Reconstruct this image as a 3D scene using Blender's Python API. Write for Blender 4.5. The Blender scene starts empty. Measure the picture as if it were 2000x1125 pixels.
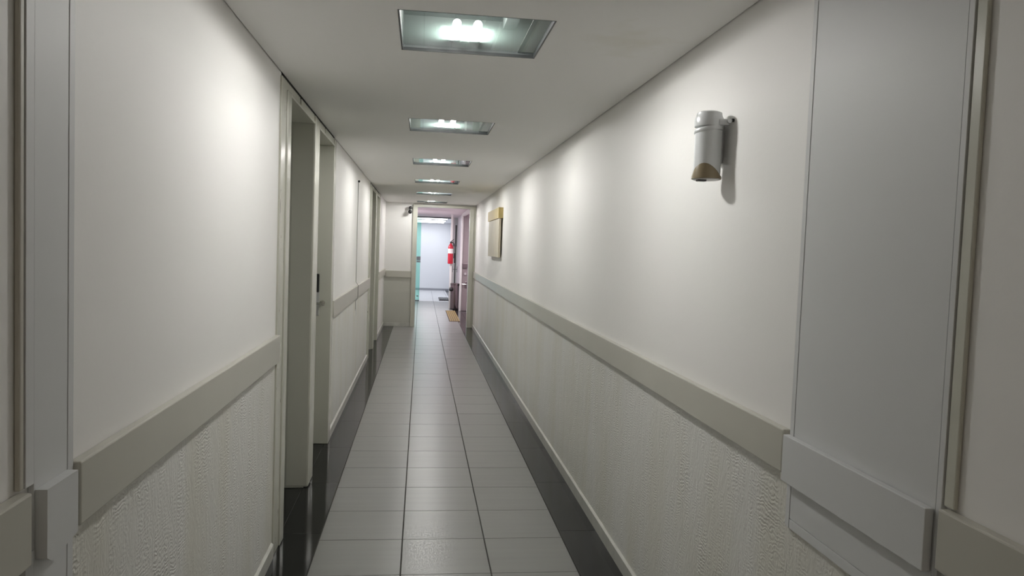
import bpy, bmesh, math, random
from mathutils import Vector, Matrix
random.seed(7)
scene = bpy.context.scene
C = scene.collection

# ------------------------------------------------------------------ camera
F_PX, YAW, PITCH, ROLL, EYE = 1447.6, 0.1234, -0.0531, 0.0363, 1.6

def cam_dir(a, b, w):
    c, s = math.cos(ROLL), math.sin(ROLL)
    r, u = a * c - b * s, a * s + b * c
    c, s = math.cos(PITCH), math.sin(PITCH)
    fw, z = w * c - u * s, w * s + u * c
    c, s = math.cos(YAW), math.sin(YAW)
    return Vector((r * c + fw * s, -r * s + fw * c, z))

cam_data = bpy.data.cameras.new('camera')
cam = bpy.data.objects.new('camera', cam_data)
C.objects.link(cam)
cam_data.sensor_width = 36.0
cam_data.lens = 36.0 * F_PX / 2000.0
cam_data.clip_start = 0.02
right, up, fwd = cam_dir(1, 0, 0), cam_dir(0, 1, 0), cam_dir(0, 0, 1)
M = Matrix.Identity(4)
for i in range(3):
    M[i][0], M[i][1], M[i][2] = right[i], up[i], -fwd[i]
M[2][3] = EYE
cam.matrix_world = M
scene.camera = cam

# ------------------------------------------------------------------ world, view, lamps
world = bpy.data.worlds.new('world')
scene.world = world
world.use_nodes = True
world.node_tree.nodes['Background'].inputs[0].default_value = (0.75, 0.85, 1.0, 1)
world.node_tree.nodes['Background'].inputs[1].default_value = 0.3
scene.view_settings.view_transform = 'Standard'
scene.view_settings.look = 'None'
scene.view_settings.gamma = 1.0
scene.view_settings.use_curve_mapping = False
scene.view_settings.exposure = 0.0
scene.cycles.use_denoising = True
scene.cycles.max_bounces = 12
scene.cycles.diffuse_bounces = 8
scene.cycles.glossy_bounces = 5
scene.cycles.transparent_max_bounces = 16
scene.cycles.sample_clamp_indirect = 6.0
scene.cycles.caustics_reflective = False
scene.cycles.caustics_refractive = False

TUBE = 640.0          # strength of the compact fluorescent tubes
FAR_PANEL = 7.0     # strength of the light panels in the bright end room


def area(name, loc, rot, sx, sy, power, col):
    d = bpy.data.lights.new(name, 'AREA')
    d.shape = 'RECTANGLE'
    d.size, d.size_y, d.energy, d.color = sx, sy, power, col
    o = bpy.data.objects.new(name, d)
    o.location, o.rotation_euler = loc, rot
    C.objects.link(o)


# the lamp in the recess on the right of the lobby, and the lit hall behind the photographer
area('lobby_recess_lamp', (1.35, 16.4, 2.38), (0, 0, 0), 0.4, 1.6, 38, (1.0, 0.94, 0.97))
area('lobby_fill', (-0.5, 18.2, 2.38), (0, 0, 0), 0.4, 1.2, 56, (1.0, 0.97, 0.98))  # added fill out of view, brightens the lobby and its post
area('hall_lamp_behind', (0.17, -2.2, 2.40), (0, 0, 0), 0.5, 0.5, 7, (1.0, 0.84, 0.70))

# ------------------------------------------------------------------ geometry constants
XL, XR, ZC, YE, YB = -0.708, 1.054, 2.42, 14.64, -3.2
LX0, LX1 = -0.108, 0.459
LIGHT_Y = [2.669 + 2.232 * k for k in range(6)]
LD = 0.544
RZ0, RZ1 = 0.995, 1.118


# ------------------------------------------------------------------ materials
def mat(name, col, rough=0.5, metal=0.0, spec=0.5, var=0.0, vscale=4.0, bump=0.0, bscale=60.0, coat=0.0):
    m = bpy.data.materials.new(name)
    m.use_nodes = True
    nt = m.node_tree
    b = nt.nodes['Principled BSDF']
    b.inputs['Base Color'].default_value = (*col, 1)
    b.inputs['Roughness'].default_value = rough
    b.inputs['Metallic'].default_value = metal
    b.inputs['Specular IOR Level'].default_value = spec
    b.inputs['Coat Weight'].default_value = coat
    b.inputs['Coat Roughness'].default_value = 0.08
    tc = nt.nodes.new('ShaderNodeTexCoord')
    geo = nt.nodes.new('ShaderNodeNewGeometry')
    if var:
        n = nt.nodes.new('ShaderNodeTexNoise')
        n.inputs['Scale'].default_value = vscale
        n.inputs['Detail'].default_value = 5
        r = nt.nodes.new('ShaderNodeValToRGB')
        r.color_ramp.elements[0].position = 0.3
        r.color_ramp.elements[1].position = 0.7
        r.color_ramp.elements[0].color = (*[c * (1 - var) for c in col], 1)
        r.color_ramp.elements[1].color = (*[min(1, c * (1 + var)) for c in col], 1)
        nt.links.new(geo.outputs['Position'], n.inputs['Vector'])
        nt.links.new(n.outputs['Fac'], r.inputs['Fac'])
        nt.links.new(r.outputs['Color'], b.inputs['Base Color'])
    if bump:
        n2 = nt.nodes.new('ShaderNodeTexNoise')
        n2.inputs['Scale'].default_value = bscale
        n2.inputs['Detail'].default_value = 4
        bp = nt.nodes.new('ShaderNodeBump')
        bp.inputs['Strength'].default_value = bump
        bp.inputs['Distance'].default_value = 0.002
        nt.links.new(geo.outputs['Position'], n2.inputs['Vector'])
        nt.links.new(n2.outputs['Fac'], bp.inputs['Height'])
        nt.links.new(bp.outputs['Normal'], b.inputs['Normal'])
    return m


def emission(name, col, strength):
    m = bpy.data.materials.new(name)
    m.use_nodes = True
    nt = m.node_tree
    nt.nodes.clear()
    e = nt.nodes.new('ShaderNodeEmission')
    e.inputs[0].default_value = (*col, 1)
    e.inputs[1].default_value = strength
    o = nt.nodes.new('ShaderNodeOutputMaterial')
    nt.links.new(e.outputs[0], o.inputs[0])
    return m


def dado_material():
    """troweled, vertically dragged render with faint yellow damp streaks"""
    m = mat('troweled_render', (0.62, 0.62, 0.585), 0.42, spec=0.5)
    nt = m.node_tree
    L = nt.links
    b = nt.nodes['Principled BSDF']
    geo = nt.nodes.new('ShaderNodeNewGeometry')

    def noise(sx, sy, sz, scale, detail=4, dist=0.0):
        mp = nt.nodes.new('ShaderNodeMapping')
        mp.inputs['Scale'].default_value = (sx, sy, sz)
        n = nt.nodes.new('ShaderNodeTexNoise')
        n.inputs['Scale'].default_value = scale
        n.inputs['Detail'].default_value = detail
        n.inputs['Distortion'].default_value = dist
        L.new(geo.outputs['Position'], mp.inputs['Vector'])
        L.new(mp.outputs['Vector'], n.inputs['Vector'])
        return n
    # dragged ridges: fine in height across narrow vertical trowel bands
    w = nt.nodes.new('ShaderNodeTexWave')
    w.wave_type = 'BANDS'
    w.bands_direction = 'Z'
    w.inputs['Scale'].default_value = 24
    w.inputs['Distortion'].default_value = 13
    w.inputs['Detail'].default_value = 4
    w.inputs['Detail Scale'].default_value = 0.9
    L.new(geo.outputs['Position'], w.inputs['Vector'])
    bands = noise(1, 5.0, 1.3, 1.9, 4, 1.0)
    br = nt.nodes.new('ShaderNodeMapRange')
    br.inputs[1].default_value, br.inputs[2].default_value = 0.42, 0.75
    L.new(bands.outputs['Fac'], br.inputs[0])
    mul = nt.nodes.new('ShaderNodeMath')
    mul.operation = 'MULTIPLY'
    L.new(w.outputs['Fac'], mul.inputs[0])
    L.new(br.outputs[0], mul.inputs[1])
    ridges = noise(1, 10, 3.5, 5.5, 7, 1.5)
    coarse = noise(1, 3, 1.2, 5, 5, 0.6)
    s1 = nt.nodes.new('ShaderNodeMath')
    s1.operation = 'MULTIPLY_ADD'
    L.new(ridges.outputs['Fac'], s1.inputs[0])
    s1.inputs[1].default_value = 1.5
    L.new(mul.outputs[0], s1.inputs[2])
    s2 = nt.nodes.new('ShaderNodeMath')
    s2.operation = 'MULTIPLY_ADD'
    L.new(coarse.outputs['Fac'], s2.inputs[0])
    s2.inputs[1].default_value = 1.6
    L.new(s1.outputs[0], s2.inputs[2])
    bp = nt.nodes.new('ShaderNodeBump')
    bp.inputs['Strength'].default_value = 0.7
    bp.inputs['Distance'].default_value = 0.003
    L.new(s2.outputs[0], bp.inputs['Height'])
    L.new(bp.outputs['Normal'], b.inputs['Normal'])
    st = noise(1, 2.4, 0.5, 1.3, 4)
    r = nt.nodes.new('ShaderNodeValToRGB')
    r.color_ramp.elements[0].position = 0.36
    r.color_ramp.elements[1].position = 0.56
    r.color_ramp.elements[0].color = (0.685, 0.675, 0.615, 1)
    r.color_ramp.elements[1].color = (0.73, 0.727, 0.70, 1)
    L.new(st.outputs['Fac'], r.inputs['Fac'])
    L.new(r.outputs['Color'], b.inputs['Base Color'])
    return m


def chipped_paint():
    """gloss cream frame paint with a few dark chips low down near the floor"""
    m = mat('frame_gloss_paint', (0.56, 0.56, 0.49), 0.24, spec=0.55, bump=0.25, bscale=14)
    nt = m.node_tree
    b = nt.nodes['Principled BSDF']
    geo = nt.nodes.new('ShaderNodeNewGeometry')
    mp = nt.nodes.new('ShaderNodeMapping')
    mp.inputs['Scale'].default_value = (1, 3.0, 0.8)
    n = nt.nodes.new('ShaderNodeTexNoise')
    n.inputs['Scale'].default_value = 14
    n.inputs['Detail'].default_value = 6
    r = nt.nodes.new('ShaderNodeValToRGB')
    r.color_ramp.elements[0].position = 0.31
    r.color_ramp.elements[1].position = 0.32
    r.color_ramp.elements[0].color = (0.12, 0.10, 0.08, 1)
    r.color_ramp.elements[1].color = (0.56, 0.56, 0.49, 1)
    nt.links.new(geo.outputs['Position'], mp.inputs['Vector'])
    nt.links.new(mp.outputs['Vector'], n.inputs['Vector'])
    nt.links.new(n.outputs['Fac'], r.inputs['Fac'])
    nt.links.new(r.outputs['Color'], b.inputs['Base Color'])
    return m


def pane_material(name, tint, glow, trans, rough=0.02):
    m = bpy.data.materials.new(name)
    m.use_nodes = True
    nt = m.node_tree
    nt.nodes.clear()
    t = nt.nodes.new('ShaderNodeBsdfTransparent')
    t.inputs[0].default_value = (*tint, 1)
    g = nt.nodes.new('ShaderNodeBsdfGlossy')
    g.inputs['Roughness'].default_value = rough
    g.inputs[0].default_value = (0.9, 0.95, 0.93, 1)
    d = nt.nodes.new('ShaderNodeBsdfTranslucent')
    d.inputs[0].default_value = (*glow, 1)
    fr = nt.nodes.new('ShaderNodeFresnel')
    fr.inputs[0].default_value = 1.3
    m1 = nt.nodes.new('ShaderNodeMixShader')
    m1.inputs[0].default_value = trans
    m2 = nt.nodes.new('ShaderNodeMixShader')
    o = nt.nodes.new('ShaderNodeOutputMaterial')
    nt.links.new(t.outputs[0], m1.inputs[1])
    nt.links.new(d.outputs[0], m1.inputs[2])
    nt.links.new(fr.outputs[0], m2.inputs[0])
    nt.links.new(m1.outputs[0], m2.inputs[1])
    nt.links.new(g.outputs[0], m2.inputs[2])
    nt.links.new(m2.outputs[0], o.inputs[0])
    return m


def tile_material():
    m = mat('grey_porcelain', (0.40, 0.41, 0.405), 0.30, spec=0.5)
    nt = m.node_tree
    b = nt.nodes['Principled BSDF']
    oi = nt.nodes.new('ShaderNodeObjectInfo')
    geo = nt.nodes.new('ShaderNodeNewGeometry')
    mp = nt.nodes.new('ShaderNodeMapping')
    mp.inputs['Scale'].default_value = (0.6, 9, 1)
    n = nt.nodes.new('ShaderNodeTexNoise')
    n.inputs['Scale'].default_value = 2.4
    n.inputs['Detail'].default_value = 5
    mix = nt.nodes.new('ShaderNodeMath')
    mix.operation = 'MULTIPLY_ADD'
    mix.inputs[1].default_value = 0.22
    r = nt.nodes.new('ShaderNodeValToRGB')
    r.color_ramp.elements[0].color = (0.185, 0.187, 0.18, 1)
    r.color_ramp.elements[1].color = (0.235, 0.236, 0.226, 1)
    nt.links.new(geo.outputs['Position'], mp.inputs['Vector'])
    nt.links.new(mp.outputs['Vector'], n.inputs['Vector'])
    nt.links.new(oi.outputs['Random'], mix.inputs[0])
    nt.links.new(n.outputs['Fac'], mix.inputs[2])
    nt.links.new(mix.outputs[0], r.inputs['Fac'])
    nt.links.new(r.outputs['Color'], b.inputs['Base Color'])
    n2 = nt.nodes.new('ShaderNodeTexNoise')
    n2.inputs['Scale'].default_value = 160
    bp = nt.nodes.new('ShaderNodeBump')
    bp.inputs['Strength'].default_value = 0.12
    bp.inputs['Distance'].default_value = 0.001
    nt.links.new(geo.outputs['Position'], n2.inputs['Vector'])
    nt.links.new(n2.outputs['Fac'], bp.inputs['Height'])
    nt.links.new(bp.outputs['Normal'], b.inputs['Normal'])
    return m


def ceiling_material():
    m = mat('ceiling_paint', (0.66, 0.665, 0.64), 0.7, spec=0.25)
    nt = m.node_tree
    b = nt.nodes['Principled BSDF']
    geo = nt.nodes.new('ShaderNodeNewGeometry')
    mp = nt.nodes.new('ShaderNodeMapping')
    mp.inputs['Scale'].default_value = (0.35, 1.5, 1)
    n = nt.nodes.new('ShaderNodeTexNoise')
    n.inputs['Scale'].default_value = 1.4
    n.inputs['Detail'].default_value = 2
    bp = nt.nodes.new('ShaderNodeBump')
    bp.inputs['Strength'].default_value = 0.6
    bp.inputs['Distance'].default_value = 0.02
    nt.links.new(geo.outputs['Position'], mp.inputs['Vector'])
    nt.links.new(mp.outputs['Vector'], n.inputs['Vector'])
    nt.links.new(n.outputs['Fac'], bp.inputs['Height'])
    nt.links.new(bp.outputs['Normal'], b.inputs['Normal'])
    # one faint damp mark at the right, between the first lamp and the wall
    sub = nt.nodes.new('ShaderNodeVectorMath')
    sub.operation = 'SUBTRACT'
    sub.inputs[1].default_value = (0.78, 2.85, 2.42)
    nt.links.new(geo.outputs['Position'], sub.inputs[0])
    sc = nt.nodes.new('ShaderNodeVectorMath')
    sc.operation = 'MULTIPLY'
    sc.inputs[1].default_value = (6.0, 4.5, 1)
    nt.links.new(sub.outputs[0], sc.inputs[0])
    ln = nt.nodes.new('ShaderNodeVectorMath')
    ln.operation = 'LENGTH'
    nt.links.new(sc.outputs[0], ln.inputs[0])
    n3 = nt.nodes.new('ShaderNodeTexNoise')
    n3.inputs['Scale'].default_value = 9
    n3.inputs['Detail'].default_value = 4
    nt.links.new(geo.outputs['Position'], n3.inputs['Vector'])
    ad = nt.nodes.new('ShaderNodeMath')
    ad.operation = 'MULTIPLY_ADD'
    ad.inputs[1].default_value = 2.2
    nt.links.new(n3.outputs['Fac'], ad.inputs[0])
    nt.links.new(ln.outputs['Value'], ad.inputs[2])
    r = nt.nodes.new('ShaderNodeValToRGB')
    r.color_ramp.elements[0].position = 0.0
    r.color_ramp.elements[1].position = 1.0
    r.color_ramp.elements[0].color = (0.86, 0.845, 0.79, 1)
    r.color_ramp.elements[1].color = (0.925, 0.92, 0.90, 1)
    mr = nt.nodes.new('ShaderNodeMapRange')
    mr.inputs[1].default_value, mr.inputs[2].default_value = 1.1, 2.2
    nt.links.new(ad.outputs[0], mr.inputs[0])
    nt.links.new(mr.outputs[0], r.inputs['Fac'])
    nt.links.new(r.outputs['Color'], b.inputs['Base Color'])
    return m


def wood_material(name, c0, c1):
    m = mat(name, c0, 0.45)
    nt = m.node_tree
    b = nt.nodes['Principled BSDF']
    geo = nt.nodes.new('ShaderNodeNewGeometry')
    mp = nt.nodes.new('ShaderNodeMapping')
    mp.inputs['Scale'].default_value = (3, 9, 0.9)
    n = nt.nodes.new('ShaderNodeTexNoise')
    n.inputs['Scale'].default_value = 3
    n.inputs['Detail'].default_value = 6
    n.inputs['Distortion'].default_value = 1.0
    r = nt.nodes.new('ShaderNodeValToRGB')
    r.color_ramp.elements[0].position = 0.35
    r.color_ramp.elements[1].position = 0.65
    r.color_ramp.elements[0].color = (*c0, 1)
    r.color_ramp.elements[1].color = (*c1, 1)
    nt.links.new(geo.outputs['Position'], mp.inputs['Vector'])
    nt.links.new(mp.outputs['Vector'], n.inputs['Vector'])
    nt.links.new(n.outputs['Fac'], r.inputs['Fac'])
    nt.links.new(r.outputs['Color'], b.inputs['Base Color'])
    return m


WALL = mat('wall_paint', (0.85, 0.84, 0.825), 0.52, spec=0.4, var=0.012, vscale=1.5, bump=0.18, bscale=45)
DADO = dado_material()
RAIL = mat('rail_gloss_paint', (0.52, 0.51, 0.455), 0.28, spec=0.5, var=0.02, vscale=3, bump=0.12, bscale=9)
CHIPPED = chipped_paint()
FRAME = mat('frame_paint', (0.56, 0.56, 0.49), 0.24, spec=0.55, bump=0.25, bscale=14)
ALCOVE = mat('alcove_paint', (0.50, 0.51, 0.44), 0.45, var=0.02)
CEIL = ceiling_material()
GAP_SHADE = mat('dark_gap_shade', (0.03, 0.03, 0.028), 0.9)  # near-black colour standing in for the shade inside gaps
TILE = tile_material()
GROUT = mat('dark_grout', (0.07, 0.068, 0.062), 0.9)
GRANITE = mat('black_granite', (0.011, 0.012, 0.012), 0.09, spec=0.2, var=0.5, vscale=170)
PANEL = mat('grey_laminate', (0.64, 0.65, 0.655), 0.50, spec=0.5, var=0.012, vscale=2)
DOOR = mat('grey_door_paint', (0.44, 0.45, 0.44), 0.38, var=0.02)
CHROME = mat('chrome', (0.72, 0.72, 0.70), 0.18, metal=1.0)
BLACK = mat('black_plastic', (0.012, 0.012, 0.013), 0.35)
HOUSING = mat('lamp_housing_grey', (0.012, 0.016, 0.015), 0.5)
RIM = mat('lamp_rim_dark', (0.05, 0.055, 0.055), 0.4)
REFL = mat('lamp_side_plate', (0.10, 0.105, 0.105), 0.4)
PANE = pane_material('lamp_glass', (0.52, 0.515, 0.51), (0.58, 0.80, 0.71), 0.05, 0.03)
TUBEM = emission('tube_light', (1.0, 0.99, 0.965), TUBE)
WHITEP = mat('white_plastic', (0.75, 0.75, 0.73), 0.3)
SILVER = mat('silver_plastic', (0.70, 0.72, 0.73), 0.34, metal=0.1)
TAUPE = mat('taupe_plastic', (0.24, 0.19, 0.115), 0.3)
WOODL = wood_material('pale_board', (0.50, 0.45, 0.34), (0.62, 0.57, 0.45))
WOODY = wood_material('mustard_board', (0.46, 0.36, 0.13), (0.58, 0.46, 0.20))
PINK = mat('lobby_paint', (0.72, 0.65, 0.69), 0.5, var=0.01)
PINKC = mat('lobby_ceiling_paint', (0.76, 0.68, 0.71), 0.6)
MINT = mat('grey_mint_paint', (0.62, 0.68, 0.66), 0.5)
MAUVE = mat('mauve_door_paint', (0.30, 0.255, 0.262), 0.4, var=0.04)
FARW = mat('end_room_paint', (0.72, 0.72, 0.75), 0.6)
STEEL = mat('brushed_steel', (0.24, 0.20, 0.21), 0.25, metal=0.9)
RED = mat('extinguisher_red', (0.45, 0.015, 0.035), 0.3)
YELLOW = mat('yellow_rubber', (0.36, 0.27, 0.11), 0.6)
BROWN = mat('brown_rubber', (0.07, 0.045, 0.035), 0.8)
GLASSG = pane_material('green_glass', (0.66, 0.90, 0.84), (0.66, 0.90, 0.84), 0.10)
GLASSC = pane_material('clear_glass', (0.86, 0.96, 0.94), (0.86, 0.96, 0.94), 0.03)
FARL = emission('end_room_panel_light', (0.93, 0.97, 1.0), FAR_PANEL)
ALU = mat('grey_aluminium', (0.20, 0.22, 0.23), 0.35, metal=0.5)


# ------------------------------------------------------------------ helpers
def box(bm, x0, x1, y0, y1, z0, z1, bev=0.0):
    r = bmesh.ops.create_cube(bm, size=1)
    vs = r['verts']
    bmesh.ops.scale(bm, vec=(abs(x1 - x0), abs(y1 - y0), abs(z1 - z0)), verts=vs)
    bmesh.ops.translate(bm, vec=((x0 + x1) / 2, (y0 + y1) / 2, (z0 + z1) / 2), verts=vs)
    if bev:
        es = list({e for v in vs for e in v.link_edges})
        bmesh.ops.bevel(bm, geom=es, offset=bev, segments=2, profile=0.5, affect='EDGES')
    return bm


def tube(bm, p0, p1, r0, r1=None, seg=16):
    p0, p1 = Vector(p0), Vector(p1)
    r1 = r0 if r1 is None else r1
    d = p1 - p0
    q = bmesh.ops.create_cone(bm, cap_ends=True, segments=seg, radius1=r0, radius2=r1, depth=d.length)
    rot = Vector((0, 0, 1)).rotation_difference(d.normalized()).to_matrix().to_4x4()
    bmesh.ops.transform(bm, matrix=Matrix.Translation((p0 + p1) / 2) @ rot, verts=q['verts'])
    return bm


def ball(bm, c, r, seg=16):
    q = bmesh.ops.create_uvsphere(bm, u_segments=seg, v_segments=seg // 2, radius=r)
    bmesh.ops.translate(bm, vec=c, verts=q['verts'])
    return bm


def lathe(bm, c, prof, seg=28):
    rings = []
    for r, z in prof:
        rings.append([bm.verts.new((c[0] + r * math.cos(2 * math.pi * k / seg), c[1] + r * math.sin(2 * math.pi * k / seg), z)) for k in range(seg)])
    for a, b in zip(rings, rings[1:]):
        for k in range(seg):
            bm.faces.new((a[k], a[(k + 1) % seg], b[(k + 1) % seg], b[k]))
    if prof[0][0] > 1e-5:
        bm.faces.new(rings[0][::-1])
    if prof[-1][0] > 1e-5:
        bm.faces.new(rings[-1])
    return bm


def link(name, bm, m, parent=None, smooth=False):
    me = bpy.data.meshes.new(name)
    bmesh.ops.recalc_face_normals(bm, faces=bm.faces)
    bm.to_mesh(me)
    bm.free()
    if smooth:
        for p in me.polygons:
            p.use_smooth = len(p.vertices) <= 4
        try:
            me.set_sharp_from_angle(angle=math.radians(40))
        except Exception:
            pass
    me.materials.append(m)
    o = bpy.data.objects.new(name, me)
    C.objects.link(o)
    if parent:
        o.parent = parent
        o.matrix_parent_inverse = parent_inv(parent)
    return o


def parent_inv(p):
    m = Matrix.Identity(4)
    q = p
    chain = []
    while q:
        chain.append(q)
        q = q.parent
    for q in reversed(chain):
        m = m @ q.matrix_parent_inverse @ Matrix.LocRotScale(q.location, q.rotation_euler, q.scale)
    return m.inverted()


def B(*boxes, bev=0.0):
    bm = bmesh.new()
    for b in boxes:
        box(bm, *b, bev=bev)
    return bm


def struct(name, bm, m, label=None, cat=None):
    o = link(name, bm, m)
    o['kind'] = 'structure'
    if label:
        o['label'] = label
    if cat:
        o['category'] = cat
    return o


def empty(name, loc, label=None, cat=None, group=None, kind=None):
    o = bpy.data.objects.new(name, None)
    o.location = loc
    o.empty_display_size = 0.1
    C.objects.link(o)
    return tag(o, label, cat, group, kind)


def tag(o, label=None, cat=None, group=None, kind=None):
    if label:
        o['label'] = label
    if cat:
        o['category'] = cat
    if group:
        o['group'] = group
    if kind:
        o['kind'] = kind
    return o


# ------------------------------------------------------------------ floor
floor = struct('floor', B((-2.2, 2.6, YB - 0.2, 27.0, -0.12, -0.006)), GROUT,
               'corridor floor of grey porcelain tiles between black polished granite borders', 'floor')
TX = [-0.4998, -0.0553, 0.389, 0.826]
TD, TY0 = 0.4366, 3.5535
G = 0.0032
tile_mesh = {}


def tile(name, x0, x1, y0, y1, m, gap, key=None):
    if key and key in tile_mesh:
        o = bpy.data.objects.new(name, tile_mesh[key])
        C.objects.link(o)
    else:
        bm = bmesh.new()
        hx, hy = (x1 - x0) / 2 - gap, (y1 - y0) / 2 - gap * 0.6
        box(bm, -hx, hx, -hy, hy, -0.007, 0.0)
        top = [e for e in bm.edges if all(v.co.z > -0.001 for v in e.verts)]
        bmesh.ops.bevel(bm, geom=top, offset=0.0012, segments=1, affect='EDGES')
        o = link(name, bm, m)
        if key:
            tile_mesh[key] = o.data
    o.location = ((x0 + x1) / 2, (y0 + y1) / 2, random.uniform(-0.0003, 0.0003))
    o.parent = floor
    return o


k = -11
while TY0 + k * TD < 21.35:
    y0 = TY0 + k * TD
    y1 = min(y0 + TD, 21.40)
    for c in range(3):
        tile('tile', TX[c], TX[c + 1], y0, y1, TILE, G, ('t', c) if y1 - y0 > TD - 0.01 else None)
    k += 1
# further tiles of the lobby, left of the end wall opening, and the pale tiles of the end room
y = YE + 0.08
TW = 0.4445
for c in range(2):
    yy = y
    while yy < 21.3:
        tile('tile', TX[0] - (c + 1) * TW * 0.5, TX[0] - c * TW * 0.5, yy, min(yy + TD, 21.40), TILE, G)
        yy += TD
PALE = mat('pale_porcelain', (0.62, 0.62, 0.64), 0.25, var=0.02)
for r in range(12):
    for c in range(6):
        xa = -1.39 + c * TW
        xb = min(xa + TW, 0.90)
        tile('tile', xa, xb, 21.42 + r * 0.45, min(21.42 + (r + 1) * 0.45, 26.8), PALE, G)

# granite border slabs
GL = 0.8732
y = -2.9
i = 0
while y < YE - 0.02:
    y1 = min(y + GL, YE)
    tile('granite_slab', XL - 0.01, TX[0] - 0.001, y, y1, GRANITE, 0.0007)
    tile('granite_slab', TX[3] + 0.001, XR + 0.01, y, y1, GRANITE, 0.0007)
    y += GL
y = YE
while y < 21.3:
    y1 = min(y + GL, 21.4)
    tile('granite_slab', TX[3] + 0.001, 1.02, y, y1, GRANITE, 0.0007)
    y += GL
tile('granite_slab', 0.90, 1.02, 21.42, 26.8, GRANITE, 0.0007)
tile('granite_slab', 1.02, 1.72, YE + 0.12, 18.5, GRANITE, 0.0007)
DOORS = [3.87, 10.33]
for d in DOORS:
    for a, b in ((d + 0.15, d + 1.0), (d + 1.23, d + 2.065)):
        tile('granite_slab', -1.70, XL - 0.011, a, b, GRANITE, 0.0007)
dm = [o for o in C.objects if o.name.startswith('granite_slab')]

# ------------------------------------------------------------------ left wall with two pairs of door recesses
segs = [(YB, DOORS[0] + 0.04), (DOORS[0] + 2.14, DOORS[1] + 0.04), (DOORS[1] + 2.14, YE)]
bx = []
for a, b in segs:
    bx.append((XL - 0.16, XL, a, b, RZ0 + 0.02, ZC + 0.1))
wall_left = struct('wall_left', B(*bx), WALL, 'left corridor wall, smooth off-white paint above the rail', 'wall')
bx = []
for a, b in segs:
    bx.append((XL - 0.16, XL + 0.001, a, b, -0.01, RZ0 + 0.02))
link('textured_dado', B(*bx), DADO, wall_left)
bx = []
for d in DOORS:
    bx += [(-1.72, XL - 0.012, d + 0.02, d + 0.147, -0.01, 2.50),
           (-1.72, XL - 0.012, d + 1.003, d + 1.227, -0.01, 2.50),
           (-1.72, XL - 0.012, d + 2.10, d + 2.2, -0.01, 2.50),
           (-1.82, -1.70, d + 0.02, d + 2.2, -0.01, 2.50)]
link('recess_lining', B(*bx), ALCOVE, wall_left)
link('recess_soffit', B(*[(-1.72, XL - 0.012, d + 0.12, d + 2.12, 2.347, 2.50) for d in DOORS]), ALCOVE, wall_left)

# ------------------------------------------------------------------ right wall
wall_right = struct('wall_right', B((XR, XR + 0.16, YB, YE, RZ0 + 0.02, ZC + 0.1)), WALL,
                    'right corridor wall, smooth off-white paint above the rail', 'wall')
link('textured_dado', B((XR - 0.001, XR + 0.16, YB, YE, -0.01, RZ0 + 0.02)), DADO, wall_right)

# ------------------------------------------------------------------ end wall with the opening to the lobby
wall_back = struct('wall_back', B((XL, -0.17, YE, YE + 0.12, RZ0 - 0.01, ZC + 0.1),
                                  (-0.17, XR, YE, YE + 0.12, 2.39, ZC + 0.1)), WALL,
                   'end wall of the corridor, off-white, left of the lobby opening', 'wall')
link('lower_panel', B((XL, -0.17, YE + 0.002, YE + 0.12, -0.01, RZ0 - 0.01)), mat('end_dado_paint', (0.52, 0.52, 0.47), 0.4, bump=0.2, bscale=20), wall_back)
wall_front = struct('wall_front', B((XL - 0.16, XR + 0.16, YB - 0.12, YB, -0.01, ZC + 0.1)), WALL,
                    'plain off-white wall behind the viewer', 'wall')

# ------------------------------------------------------------------ ceiling with lamp openings and a shadow gap
GAP = 0.007
bx = [(XL + GAP, LX0, YB, YE, ZC, ZC + 0.10), (LX1, XR - GAP, YB, YE, ZC, ZC + 0.10)]
prev = YB
for ly in LIGHT_Y:
    bx.append((LX0, LX1, prev, ly, ZC, ZC + 0.10))
    prev = ly + LD
bx.append((LX0, LX1, prev, YE, ZC, ZC + 0.10))
ceiling = struct('ceiling', B(*bx), CEIL, 'flat off-white plasterboard corridor ceiling with square lamp openings', 'ceiling')
link('ceiling_cavity', B((XL - 0.16, XR + 0.16, YB, YE, ZC + 0.21, ZC + 0.26),
                         (XL, XL + GAP, YB, YE, ZC + 0.03, ZC + 0.1), (XR - GAP, XR, YB, YE, ZC + 0.03, ZC + 0.1)), GAP_SHADE, ceiling)

# ------------------------------------------------------------------ rails, baseboards
def rail(n, side, y0, y1, label):
    if side == 'l':
        bm = B((XL + 0.0005, XL + 0.026, y0, y1, RZ0, RZ1 + 0.012), bev=0.004)
    else:
        bm = B((XR - 0.026, XR - 0.0005, y0, y1, RZ0, RZ1), bev=0.004)
    return struct('trim_%d' % n, bm, RAIL, label, 'rail')


rail(1, 'l', 1.60, DOORS[0] - 0.09, 'beige painted wall rail on the left wall, between the narrow grey strip and the first door recess')
rail(2, 'l', DOORS[0] + 2.19, DOORS[1] - 0.005, 'beige painted wall rail on the left wall, between the two pairs of door recesses')
rail(3, 'l', DOORS[1] + 2.19, YE - 0.03, 'short beige wall rail on the left wall beside the far corner')
rail(4, 'l', YB, 1.408, 'beige rail stub on the left wall, nearest the viewer at the picture edge')
rail(5, 'r', 1.958, YE - 0.03, 'long beige painted wall rail along the right wall')
rail(6, 'r', YB, 1.325, 'beige rail on the right wall, nearest the viewer beyond the wide grey panel')
struct('trim_7', B((XL + 0.03, -0.181, YE - 0.024, YE - 0.0005, 0.963, 1.088), bev=0.004), RAIL,
       'short beige rail across the end wall, left of the lobby opening', 'rail')


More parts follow.
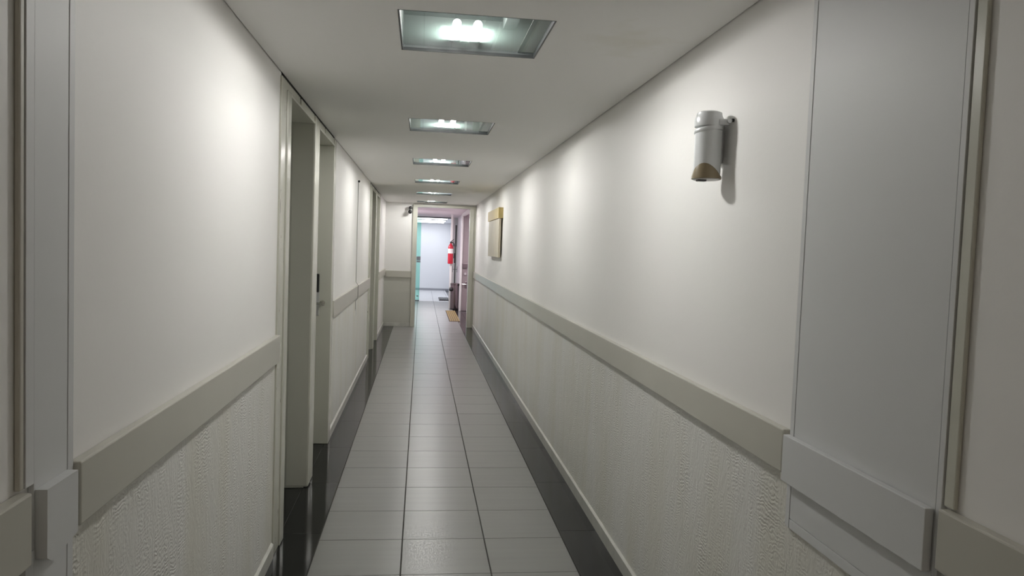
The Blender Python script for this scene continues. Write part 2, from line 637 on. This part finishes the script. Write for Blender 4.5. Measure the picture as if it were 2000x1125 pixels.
def base(name, side, y0, y1, label):
    bm = bmesh.new()
    x = XL if side == 'l' else XR
    s = 1 if side == 'l' else -1
    h, t = 0.078, 0.013
    pts = [(x, 0.0), (x + s * t, 0.0), (x + s * t, h - 0.008), (x + s * 0.004, h), (x, h)]
    a = [bm.verts.new((px + s * 0.0006, y0, pz)) for px, pz in pts]
    b = [bm.verts.new((px + s * 0.0006, y1, pz)) for px, pz in pts]
    for q in range(5):
        bm.faces.new((a[q], a[(q + 1) % 5], b[(q + 1) % 5], b[q]))
    bm.faces.new(a)
    bm.faces.new(b[::-1])
    o = link(name, bm, BASEM)
    return tag(o, label, 'baseboard', None, 'structure')


BASEM = mat('baseboard_paint', (0.55, 0.55, 0.51), 0.38, var=0.1, vscale=9, bump=0.3, bscale=12)
base('baseboard_left', 'l', YB, DOORS[0] - 0.10, 'low painted baseboard of the left wall before the first door recess')
base('baseboard_left', 'l', DOORS[0] + 2.19, DOORS[1] - 0.01, 'low painted baseboard of the left wall between the pairs of door recesses')
base('baseboard_left', 'l', DOORS[1] + 2.19, YE - 0.02, 'low painted baseboard of the left wall by the far corner')
base('baseboard_right', 'r', YB, YE - 0.02, 'low painted baseboard along the right wall')
tag(link('baseboard_back', B((XL + 0.015, -0.181, YE - 0.014, YE - 0.0005, 0.0, 0.07), bev=0.002), BASEM),
    'low painted baseboard of the end wall', 'baseboard', None, 'structure')

# ------------------------------------------------------------------ door recess pairs on the left
XF = XL + 0.018


def door_pair(n, d, label):
    e = empty('door_%d' % n, (XL, d + 1.1, 0), label, 'doorway', None, 'structure')
    # jambs (outer splayed strip, inner gloss strip), double mullion, end jamb
    link('jamb', B((XL - 0.12, XF - 0.008, d - 0.085, d + 0.045, 0.0, 2.405), bev=0.003), CHIPPED, e)
    link('jamb', B((XL - 0.13, XF, d + 0.05, d + 0.15, 0.0, 2.362), bev=0.006), FRAME, e)
    link('mullion', B((XL - 0.13, XF + 0.004, d + 1.0, d + 1.10, 0.0, 2.400), bev=0.012), FRAME, e)
    link('mullion', B((XL - 0.13, XF, d + 1.125, d + 1.23, 0.0, 2.400), bev=0.008), FRAME, e)
    link('mullion_groove', B((XL - 0.12, XF - 0.016, d + 1.09, d + 1.135, 0.0, 2.39)), mat('groove_paint', (0.30, 0.31, 0.27), 0.6), e)
    link('jamb', B((XL - 0.13, XF, d + 2.065, d + 2.185, 0.0, 2.400), bev=0.005), FRAME, e)
    for a, b in ((d + 0.15, d + 1.0), (d + 1.23, d + 2.065)):
        link('head', B((XL - 0.13, XF, a, b, 2.345, 2.362), bev=0.004), FRAME, e)
        mid = a + 0.33
        link('transom_panel', B((XL - 0.05, XF - 0.012, a - 0.09, mid, 2.364, 2.408), bev=0.002), FRAME, e)
        link('transom_panel', B((XL - 0.05, XF - 0.006, mid + 0.012, b, 2.364, 2.402), bev=0.002), FRAME, e)
    link('lintel_gap_shade', B((XL - 0.05, XL + 0.001, d - 0.06, d + 2.17, 2.35, 2.43)), GAP_SHADE, e)  # solid box, the darkness of the gap is put into its colour
    # leaf on the far side of the second recess, facing the viewer
    yl = d + 2.068
    leaf = link('door_leaf', B((-1.62, XL - 0.006, yl, yl + 0.034, 0.006, 2.335), bev=0.002), DOOR, e)
    bm = B((-0.812, -0.782, yl - 0.008, yl, 1.02, 1.24), bev=0.003)
    link('lock_plate', bm, DOOR, leaf)
    bm = bmesh.new()
    tube(bm, (-0.758, yl, 1.12), (-0.758, yl - 0.05, 1.12), 0.009)
    tube(bm, (-0.752, yl - 0.05, 1.12), (-0.875, yl - 0.05, 1.116), 0.008)
    tube(bm, (-0.758, yl, 1.12), (-0.758, yl - 0.006, 1.12), 0.022)
    link('lever_handle', bm, CHROME, leaf, True)
    bm = bmesh.new()
    box(bm, -0.800, -0.780, yl - 0.045, yl - 0.026, 1.205, 1.345, bev=0.006)
    box(bm, -0.835, -0.782, yl - 0.045, yl - 0.001, 1.322, 1.35, bev=0.006)
    o = link('pull_handle', bm, BLACK, leaf)
    o['label'] = 'black pull handle above the lever'
    # leaf in the near side of the first recess (seen only from further down the corridor)
    leaf = link('door_leaf', B((-1.62, XL - 0.006, d + 0.152, d + 0.186, 0.006, 2.335), bev=0.002), DOOR, e)
    bm = bmesh.new()
    tube(bm, (-0.758, d + 0.186, 1.12), (-0.758, d + 0.236, 1.12), 0.009)
    tube(bm, (-0.752, d + 0.236, 1.12), (-0.875, d + 0.236, 1.116), 0.008)
    link('lever_handle', bm, CHROME, leaf, True)
    return e


door_pair(1, DOORS[0], 'nearer pair of tall door recesses in the left wall, cream gloss frames, grey door with chrome lever inside')
door_pair(2, DOORS[1], 'farther pair of narrow-looking door recesses in the left wall, near the end wall')

# frame of the opening in the end wall
e = empty('door_3', (0.42, YE, 0), 'cream painted frame of the open passage to the lobby at the corridor end', 'doorway', None, 'structure')
link('jamb', B((-0.18, -0.092, YE - 0.035, YE + 0.12, 0, 2.345), bev=0.004), FRAME, e)
link('jamb', B((0.93, 1.012, YE - 0.035, YE + 0.12, 0, 2.345), bev=0.004), FRAME, e)
link('jamb', B((1.013, XR - 0.001, YE - 0.02, YE + 0.12, 0, 2.345), bev=0.002), FRAME, e)
link('head', B((-0.18, XR - 0.001, YE - 0.035, YE + 0.12, 2.345, 2.395), bev=0.004), FRAME, e)

# ------------------------------------------------------------------ grey laminate panels beside the viewer
p = empty('wall_panel', (XR, 1.64, 0.85), 'wide blue-grey laminate panel set into the right wall, crossed by its own grey rail', 'panel')
xs = XR - 0.001
link('board', B((XR - 0.011, xs, 1.3515, 1.9225, 0.8755, 2.416), bev=0.0008), PANEL, p)
link('edge_strip', B((XR - 0.012, xs, 1.9245, 1.945, 0.848, 2.416), bev=0.001), PANEL, p)
link('edge_strip', B((XR - 0.012, xs, 1.334, 1.3495, 0.848, 2.416), bev=0.001), PANEL, p)
link('bottom_strip', B((XR - 0.012, xs, 1.352, 1.922, 0.848, 0.874), bev=0.001), PANEL, p)
link('panel_rail', B((XR - 0.032, XR - 0.0125, 1.352, 1.945, 0.978, 1.108), bev=0.002), PANEL, p)
p = empty('wall_panel', (XL, 1.5, 0.2), 'narrow blue-grey laminate strip on the left wall with a chipped grey rail block', 'panel')
xs = XL + 0.001
link('board', B((xs, XL + 0.011, 1.4425, 1.572, 0.0805, 2.416), bev=0.0008), PANEL, p)
link('edge_strip', B((xs, XL + 0.012, 1.412, 1.441, 1.135, 2.416), bev=0.001), PANEL, p)
link('edge_strip', B((xs, XL + 0.012, 1.412, 1.441, 0.0805, 1.01), bev=0.001), PANEL, p)
link('edge_strip', B((xs, XL + 0.012, 1.5735, 1.597, 0.0805, 2.416), bev=0.001), PANEL, p)
# rail block with a chipped lower near corner
bm = bmesh.new()
prof = [(1.446, 1.122), (1.571, 1.122), (1.571, 0.995), (1.528, 0.990), (1.512, 0.981), (1.497, 0.986), (1.480, 0.974), (1.463, 0.981), (1.446, 0.992)]
a = [bm.verts.new((XL + 0.0115, y_, z_)) for y_, z_ in prof]
b = [bm.verts.new((XL + 0.033, y_, z_)) for y_, z_ in prof]
for q in range(len(prof)):
    bm.faces.new((a[q], a[(q + 1) % len(prof)], b[(q + 1) % len(prof)], b[q]))
bm.faces.new(a)
bm.faces.new(b[::-1])
link('panel_rail', bm, PANEL, p)
struct('trim_8', B((XL + 0.0005, XL + 0.011, 1.394, 1.409, 1.135, 2.417), bev=0.003), mat('cover_strip_paint', (0.50, 0.48, 0.42), 0.5),
       'cream vertical cover strip left of the narrow grey strip', 'trim')
struct('trim_9', B((XR - 0.010, XR - 0.0005, 1.302, 1.331, RZ1 + 0.003, 2.417), bev=0.003), FRAME,
       'cream vertical cover strip between the wide grey panel and the near right wall', 'trim')

# ------------------------------------------------------------------ recessed ceiling lamps
def make_light(ly):
    cx, cy = (LX0 + LX1) / 2, ly + LD / 2
    e = empty('ceiling_light', (cx, cy, ZC))
    z0, z1 = ZC + 0.0, ZC + 0.145
    a0, a1, b0, b1 = LX0 + 0.001, LX1 - 0.001, ly + 0.001, ly + LD - 0.001
    w = 0.006
    link('housing', B((a0, a0 + w, b0, b1, z0 + 0.02, z1), (a1 - w, a1, b0, b1, z0 + 0.02, z1),
                      (a0, a1, b0, b0 + w, z0 + 0.02, z1), (a0, a1, b1 - w, b1, z0 + 0.02, z1),
                      (a0, a1, b0, b1, z1, z1 + 0.006)), HOUSING, e)
    link('rim', B((a0, a0 + w, b0, b1, z0, z0 + 0.02), (a1 - w, a1, b0, b1, z0, z0 + 0.02),
                  (a0, a1, b0, b0 + w, z0, z0 + 0.02), (a0, a1, b1 - w, b1, z0, z0 + 0.02)), RIM, e)
    bm = bmesh.new()
    vs = [bm.verts.new(v) for v in ((a0 + w, b0 + w, z0 + 0.012), (a1 - w, b0 + w, z0 + 0.012), (a1 - w, b1 - w, z0 + 0.012), (a0 + w, b1 - w, z0 + 0.012))]
    bm.faces.new(vs)
    link('glass_pane', bm, PANE, e)
    link('side_plate', B((a1 - 0.075, a1 - w - 0.001, b0 + 0.012, b1 - 0.012, z0 + 0.018, z0 + 0.019)), REFL, e)
    link('ballast', B((a1 - 0.15, a1 - 0.095, b0 + 0.10, b1 - 0.10, z0 + 0.085, z1), bev=0.003), HOUSING, e)
    for k, xo in enumerate((-0.065, 0.015)):
        bm = bmesh.new()
        tube(bm, (cx + xo, cy - 0.055, z0 + 0.031), (cx + xo, cy + 0.105, z0 + 0.031), 0.0155, seg=10)
        link('tube_lamp', bm, TUBEM, e)
        bm = B((cx + xo - 0.022, cx + xo + 0.022, cy + 0.107, cy + 0.145, z0 + 0.015, z0 + 0.05), bev=0.003)
        link('lamp_socket', bm, BLACK, e)
    return e


LL = ['square recessed ceiling light nearest the viewer, green-white glow behind dark glass',
      'recessed ceiling light second from the viewer, above the first pair of door recesses',
      'recessed ceiling light third from the viewer, narrow bright strip',
      'recessed ceiling light fourth from the viewer, third before the end wall',
      'recessed ceiling light fifth from the viewer, second before the end wall',
      'recessed ceiling light closest to the end wall and lobby opening']
proto = make_light(LIGHT_Y[0])
kids = list(proto.children)
for i, ly in enumerate(LIGHT_Y):
    r = proto
    if i:
        r = proto.copy()
        C.objects.link(r)
        r.location.y = ly + LD / 2
        for ch in kids:
            c = ch.copy()
            C.objects.link(c)
            c.parent = r
            c.matrix_parent_inverse = ch.matrix_parent_inverse
    tag(r, LL[i], 'light', 'square recessed lights along the corridor ceiling')

# ------------------------------------------------------------------ air freshener dispenser on the right wall
cx, cy = 0.988, 2.525
e = empty('air_freshener', (XR, cy, 1.86), 'silver cylindrical air freshener dispenser with taupe base, high on the right wall', 'dispenser')
link('wall_bracket', B((XR - 0.03, XR - 0.0006, cy + 0.018, cy + 0.044, 1.93, 2.07), bev=0.003), SILVER, e)
R = 0.047
bm = lathe(bmesh.new(), (cx, cy), [(R - 0.002, 1.884), (R, 1.886), (R, 2.036)], 40)
link('body', bm, SILVER, e, True)
# tilted joint ring and cap
bm = lathe(bmesh.new(), (cx, cy), [(R + 0.0005, 2.032), (R + 0.0035, 2.036), (R + 0.0035, 2.044), (R + 0.0005, 2.048)], 40)
for v in bm.verts:
    v.co.z += 0.14 * (v.co.x - cx) - 0.06 * (v.co.y - cy)
link('joint_ring', bm, SILVER, e, True)
bm = lathe(bmesh.new(), (cx, cy), [(R + 0.002, 2.050), (R + 0.003, 2.054), (R + 0.003, 2.078), (R - 0.001, 2.084), (R - 0.004, 2.098), (R - 0.012, 2.102), (0.012, 2.104)], 40)
link('cap', bm, SILVER, e, True)
bm = bmesh.new()
box(bm, cx + 0.016, cx + 0.057, cy - 0.050, cy - 0.034, 2.052, 2.074, bev=0.006)
tube(bm, (cx + 0.052, cy - 0.058, 2.066), (cx + 0.052, cy - 0.034, 2.066), 0.008)
link('latch', bm, SILVER, e, True)
bm = tube(bmesh.new(), (XR - 0.006, cy - 0.058, 2.068), (XR - 0.0006, cy - 0.058, 2.068), 0.006)
link('screw', bm, BLACK, e)
# taupe base: arched upper edge at the front, flared foot
seg = 48
bm = bmesh.new()
lo, hi, mid = [], [], []
front = math.atan2(-0.85, -0.55)
for k in range(seg):
    a = 2 * math.pi * k / seg
    q = max(0.0, math.cos(a - front))
    rr = R + 0.0015
    fl = 0.006 * max(0.0, math.cos(a - front)) + 0.002
    lo.append(bm.verts.new((cx + (rr + fl) * math.cos(a), cy + (rr + fl) * math.sin(a), 1.868)))
    mid.append(bm.verts.new((cx + (rr + fl) * math.cos(a), cy + (rr + fl) * math.sin(a), 1.877)))
    hi.append(bm.verts.new((cx + rr * math.cos(a), cy + rr * math.sin(a), 1.880 + 0.040 * q ** 1.6)))
for k in range(seg):
    n_ = (k + 1) % seg
    bm.faces.new((lo[k], lo[n_], mid[n_], mid[k]))
    bm.faces.new((mid[k], mid[n_], hi[n_], hi[k]))
bm.faces.new(lo[::-1])
o = link('taupe_base', bm, TAUPE, e, True)
o['label'] = 'taupe arched base'
bm = lathe(bmesh.new(), (cx, cy), [(R - 0.001, 1.8655), (R, 1.8678)], 40)
link('underside', bm, WHITEP, e)
link('nozzle_slot', B((cx - 0.034, cx - 0.004, cy - 0.012, cy + 0.010, 1.860, 1.8655)), BLACK, e)

# ------------------------------------------------------------------ wooden notice box further down the right wall
e = empty('notice_board', (XR, 10.45, 1.47), 'pale wooden board box with a mustard header, on the right wall near the end', 'board')
link('back_board', B((XR - 0.022, XR - 0.001, 9.84, 11.46, 1.512, 2.06), bev=0.002), WOODL, e)
link('board', B((XR - 0.052, XR - 0.022, 9.72, 11.2, 1.475, 1.99), bev=0.003), WOODL, e)
link('header', B((XR - 0.064, XR - 0.001, 9.70, 11.26, 1.993, 2.135), bev=0.003), WOODY, e)
link('hook', tube(bmesh.new(), (XR - 0.04, 11.40, 2.02), (XR - 0.02, 11.40, 2.02), 0.012), WHITEP, e)

# ------------------------------------------------------------------ cable down the left wall
bm = bmesh.new()
pts = []
for k in range(41):
    z = 2.265 - 1.41 * k / 40
    pts.append(Vector((XL + (0.030 if RZ0 - 0.01 < z < RZ1 + 0.03 else 0.005), 8.30 + 0.008 * math.sin(k * 0.35), z)))
for a, b in zip(pts, pts[1:]):
    tube(bm, a, b, 0.0035, seg=6)
cable = link('cable', bm, mat('cable_grey', (0.30, 0.30, 0.27), 0.5))
tag(cable, 'thin dark cable running down the left wall between the pairs of door recesses', 'cable')
bm = ball(bmesh.new(), (XL + 0.014, 8.27, 2.27), 0.013, 10)
link('clip', bm, BLACK, cable)
bm = ball(bmesh.new(), (XL + 0.012, 8.30, 0.86), 0.010, 10)
tube(bm, (XL + 0.012, 8.30, 0.86), (XL + 0.012, 8.28, 0.80), 0.005)
link('end_plug', bm, WHITEP, cable)

# ------------------------------------------------------------------ twin black camera on the end wall
e = empty('security_camera', (-0.235, YE, 2.28), 'small black twin-ball camera on the end wall, up left of the lobby opening', 'camera')
bm = ball(bmesh.new(), (-0.232, YE - 0.075, 2.318), 0.034)
tube(bm, (-0.232, YE - 0.075, 2.318), (-0.232, YE - 0.001, 2.318), 0.014)
link('mount', bm, BLACK, e, True)
bm = tube(bmesh.new(), (-0.232, YE - 0.08, 2.31), (-0.236, YE - 0.09, 2.25), 0.012)
link('neck', bm, BLACK, e, True)
bm = ball(bmesh.new(), (-0.237, YE - 0.092, 2.240), 0.039)
tube(bm, (-0.237, YE - 0.092, 2.240), (-0.240, YE - 0.135, 2.228), 0.022)
link('camera_head', bm, BLACK, e, True)

# ------------------------------------------------------------------ lobby beyond the opening
X2 = 1.02
Y2, Y3 = 21.4, 26.8
struct('wall_lobby_left', B((-0.98, -0.86, YE + 0.12, Y2, -0.01, 2.5)), PINK, 'left wall of the lobby, hidden beside the opening', 'wall')
w = struct('wall_lobby_right', B((X2, 1.72, 18.52, Y2, -0.01, 2.5), (1.72, 1.84, YE + 0.1, 18.6, -0.01, 2.5), (XR, 1.72, YE, YE + 0.12, -0.01, 2.5)), PINK,
           'pink-white right wall of the lobby with a deep door recess', 'wall')
link('recess_beam', B((0.985, 1.05, YE + 0.125, 18.45, 2.355, 2.42)), WHITEP, w)
link('recess_casing', B((0.975, X2 - 0.001, 18.44, 18.56, 0, 2.415), bev=0.003), WHITEP, w)
struct('ceiling_lobby', B((-0.9, 1.8, YE + 0.12, Y2, 2.425, 2.5)), PINKC, 'pink-tinted lobby ceiling beyond the opening', 'ceiling')
# mauve door at the back of the recess
e = empty('door_4', (1.36, 18.5, 0), 'mauve door with lock and lever at the far side of the lobby recess', 'door', None, 'structure')
leaf = link('door_leaf', B((1.022, 1.70, 18.455, 18.495, 0.005, 2.34), bev=0.003), MAUVE, e)
link('rim_lock', B((1.024, 1.15, 18.415, 18.453, 1.07, 1.19), bev=0.006), STEEL, leaf)
bm = tube(bmesh.new(), (1.10, 18.454, 0.93), (1.10, 18.41, 0.93), 0.03)
link('knob', bm, CHROME, leaf, True)
bm = bmesh.new()
tube(bm, (1.13, 18.454, 0.67), (1.13, 18.39, 0.67), 0.014)
tube(bm, (1.13, 18.39, 0.67), (1.02, 18.39, 0.672), 0.012)
link('lever_handle', bm, CHROME, leaf, True)
link('lever_plate', B((1.10, 1.15, 18.446, 18.454, 0.57, 0.73), bev=0.002), STEEL, leaf)

# glazed partition: header profile, fixed green side light, open clear leaf
e = empty('door_5', (0.4, Y2, 0), 'frameless glass partition with green-tinted side light between lobby and bright end room', 'door', None, 'structure')
link('header_profile', B((-0.86, 0.872, Y2 - 0.03, Y2 + 0.03, 2.385, 2.425)), ALU, e)
link('side_light', B((-0.84, -0.020, Y2 - 0.005, Y2 + 0.005, 0.03, 2.384)), GLASSG, e)
link('patch_lock', B((-0.125, -0.015, Y2 - 0.02, Y2 + 0.02, 1.11, 1.155), (-0.125, -0.015, Y2 - 0.02, Y2 + 0.02, 1.17, 1.28)), ALU, e)
link('bottom_fitting', B((-0.20, -0.022, Y2 - 0.02, Y2 + 0.02, 0.001, 0.03)), ALU, e)
link('bottom_fitting', B((-0.10, -0.05, Y2 - 0.012, Y2 + 0.012, 0.13, 0.16)), ALU, e)
link('post', B((0.872, 0.94, Y2 - 0.04, Y2 + 0.04, 0, 2.425), bev=0.003), WHITEP, e)
link('post', B((0.94, X2, Y2 - 0.03, Y2 + 0.03, 0, 2.425)), MINT, e)

# ------------------------------------------------------------------ bright end room
struct('wall_end_room_back', B((-1.5, 1.2, Y3, Y3 + 0.12, -0.01, 2.6)), FARW, 'pale lilac-white back wall of the bright end room', 'wall')
struct('wall_end_room_right', B((X2, X2 + 0.12, Y2, Y3, -0.01, 2.6)), FARW, 'white right wall of the bright end room', 'wall')
struct('wall_end_room_left', B((-1.52, -1.4, Y2, Y3, -0.01, 2.6), (-1.4, -0.86, Y2 - 0.06, Y2 + 0.06, -0.01, 2.6)), FARW, 'left wall of the bright end room, behind the green glass', 'wall')
struct('ceiling_end_room', B((-1.5, 1.2, Y2 + 0.06, Y3 + 0.1, 2.425, 2.6)), FARW, 'white ceiling of the bright end room', 'ceiling')
struct('baseboard_end_room', B((-1.4, X2, Y3 - 0.012, Y3 - 0.0005, 0, 0.07)), mat('grey_skirting', (0.30, 0.30, 0.33), 0.5), 'grey baseboard of the end room back wall', 'baseboard')
for i, (yy, lab) in enumerate(((22.1, 'long bright light panel on the end room ceiling, just past the glass partition'),
                               (23.9, 'middle light panel on the end room ceiling'),
                               (25.5, 'light panel on the end room ceiling closest to the back wall'))):
    e = empty('panel_light', (0.1, yy, 2.42), lab, 'light', 'light panels of the end room ceiling')
    link('diffuser', B((-0.55, 0.75, yy, yy + 0.75, 2.402, 2.41)), FARL, e)
    link('frame', B((-0.57, 0.77, yy - 0.02, yy + 0.77, 2.411, 2.4245)), ALU, e)

# foot grate in the end room floor
e = empty('foot_grate', (0.72, 22.3, 0), 'black slotted foot grate on the pale floor past the glass partition', 'grate')
link('frame', B((0.56, 0.88, 21.80, 21.84, 0.001, 0.014), (0.56, 0.88, 22.86, 22.9, 0.001, 0.014),
                (0.56, 0.57, 21.84, 22.86, 0.001, 0.014), (0.87, 0.88, 21.84, 22.86, 0.001, 0.014)), BLACK, e)
for k in range(5):
    x = 0.578 + k * 0.060
    link('bar', B((x, x + 0.046, 21.84, 22.86, 0.001, 0.03)), BLACK, e)

# yellow tactile mat in the lobby
e = empty('tactile_mat', (0.75, 17.1, 0), 'yellow-brown studded floor mat strip in front of the steel bin', 'mat')
link('mat_base', B((0.638, 0.865, 15.75, 18.42, 0.001, 0.006)), BROWN, e)
bm = bmesh.new()
for a in range(5):
    for b in range(36):
        x = 0.652 + a * 0.045 + (0.01 if b % 2 else 0)
        y = 15.80 + b * 0.0725
        box(bm, x, x + 0.028, y, y + 0.045, 0.006, 0.011)
o = link('stud', bm, YELLOW, e)
o['kind'] = 'stuff'

# steel bin
bx_, by_ = 0.872, 18.83
e = empty('trash_bin', (bx_, by_, 0), 'tall brushed-steel cylindrical bin at the right of the lobby', 'bin')
bm = lathe(bmesh.new(), (bx_, by_), [(0.104, 0.022), (0.108, 0.03), (0.108, 0.63)], 32)
link('body', bm, STEEL, e, True)
bm = lathe(bmesh.new(), (bx_, by_), [(0.111, 0.002), (0.111, 0.022)], 32)
link('foot_ring', bm, BLACK, e, True)
bm = lathe(bmesh.new(), (bx_, by_), [(0.112, 0.632), (0.116, 0.64), (0.116, 0.665), (0.10, 0.672), (0.08, 0.668)], 32)
link('lid_ring', bm, STEEL, e, True)
bm = B((bx_ + 0.075, bx_ + 0.125, by_ - 0.10, by_ - 0.03, 0.615, 0.66), bev=0.006)
link('hinge', bm, BLACK, e)
bm = ball(bmesh.new(), (bx_ - 0.100, by_ - 0.09, 0.515), 0.052)
link('knob', bm, BLACK, e, True)

# white post and the extinguisher on it
tag(link('post', B((0.735, 0.785, 19.02, 19.07, 0.0, 2.424), bev=0.004), WHITEP),
    'slim white post from floor to ceiling behind the steel bin', 'post')
ex, ey = 0.742, 18.95
e = empty('fire_extinguisher', (ex, ey, 1.16), 'red fire extinguisher with pale label band, hanging on the white post', 'extinguisher')
bm = lathe(bmesh.new(), (ex, ey), [(0.055, 1.155), (0.066, 1.165), (0.068, 1.19), (0.068, 1.56), (0.06, 1.61), (0.035, 1.645), (0.022, 1.66), (0.022, 1.68)], 24)
link('cylinder', bm, RED, e, True)
bm = lathe(bmesh.new(), (ex, ey), [(0.0688, 1.42), (0.0692, 1.425), (0.0692, 1.535), (0.0688, 1.54)], 24)
link('label_band', bm, WHITEP, e, True)
bm = B((ex - 0.02, ex + 0.02, ey - 0.02, ey + 0.02, 1.68, 1.72), bev=0.004)
tube(bm, (ex, ey, 1.715), (ex + 0.075, ey - 0.01, 1.78), 0.009)
tube(bm, (ex, ey, 1.70), (ex + 0.08, ey - 0.01, 1.72), 0.008)
link('valve', bm, BLACK, e)
bm = bmesh.new()
hp = [(0.02, 1.70), (0.075, 1.68), (0.088, 1.60), (0.088, 1.45), (0.082, 1.30)]
for (a, az), (b, bz) in zip(hp, hp[1:]):
    tube(bm, (ex + a, ey - 0.02, az), (ex + b, ey - 0.02, bz), 0.010, seg=8)
link('hose', bm, BLACK, e)
link('hook', B((ex - 0.012, ex + 0.012, ey + 0.018, 19.019, 1.66, 1.70)), BLACK, e)

# black pole stand beside the glass
px, py = 0.925, 20.25
e = empty('pole_stand', (px, py, 0), 'slender black pole stand with a cross bar, behind the steel bin', 'stand')
link('base', lathe(bmesh.new(), (px, py), [(0.075, 0.001), (0.075, 0.02), (0.02, 0.03)], 20), BLACK, e)
bm = tube(bmesh.new(), (px, py, 0.02), (px, py, 1.62), 0.014)
link('pole', bm, BLACK, e, True)
bm = tube(bmesh.new(), (px, py, 1.60), (px, py, 2.18), 0.021)
link('upper_pole', bm, BLACK, e, True)
bm = B((px - 0.072, px - 0.058, py - 0.007, py + 0.007, 0.90, 1.06), (px + 0.052, px + 0.066, py - 0.007, py + 0.007, 0.90, 1.06),
       (px - 0.06, px + 0.06, py - 0.006, py + 0.006, 0.97, 0.985))
link('cross_bar', bm, ALU, e)
bm = B((px - 0.08, px - 0.005, py - 0.02, py + 0.02, 1.60, 1.68), bev=0.008)
link('clamp', bm, ALU, e)
link('grip', tube(bmesh.new(), (px - 0.01, py, 1.15), (px - 0.01, py, 1.42), 0.026), BLACK, e)
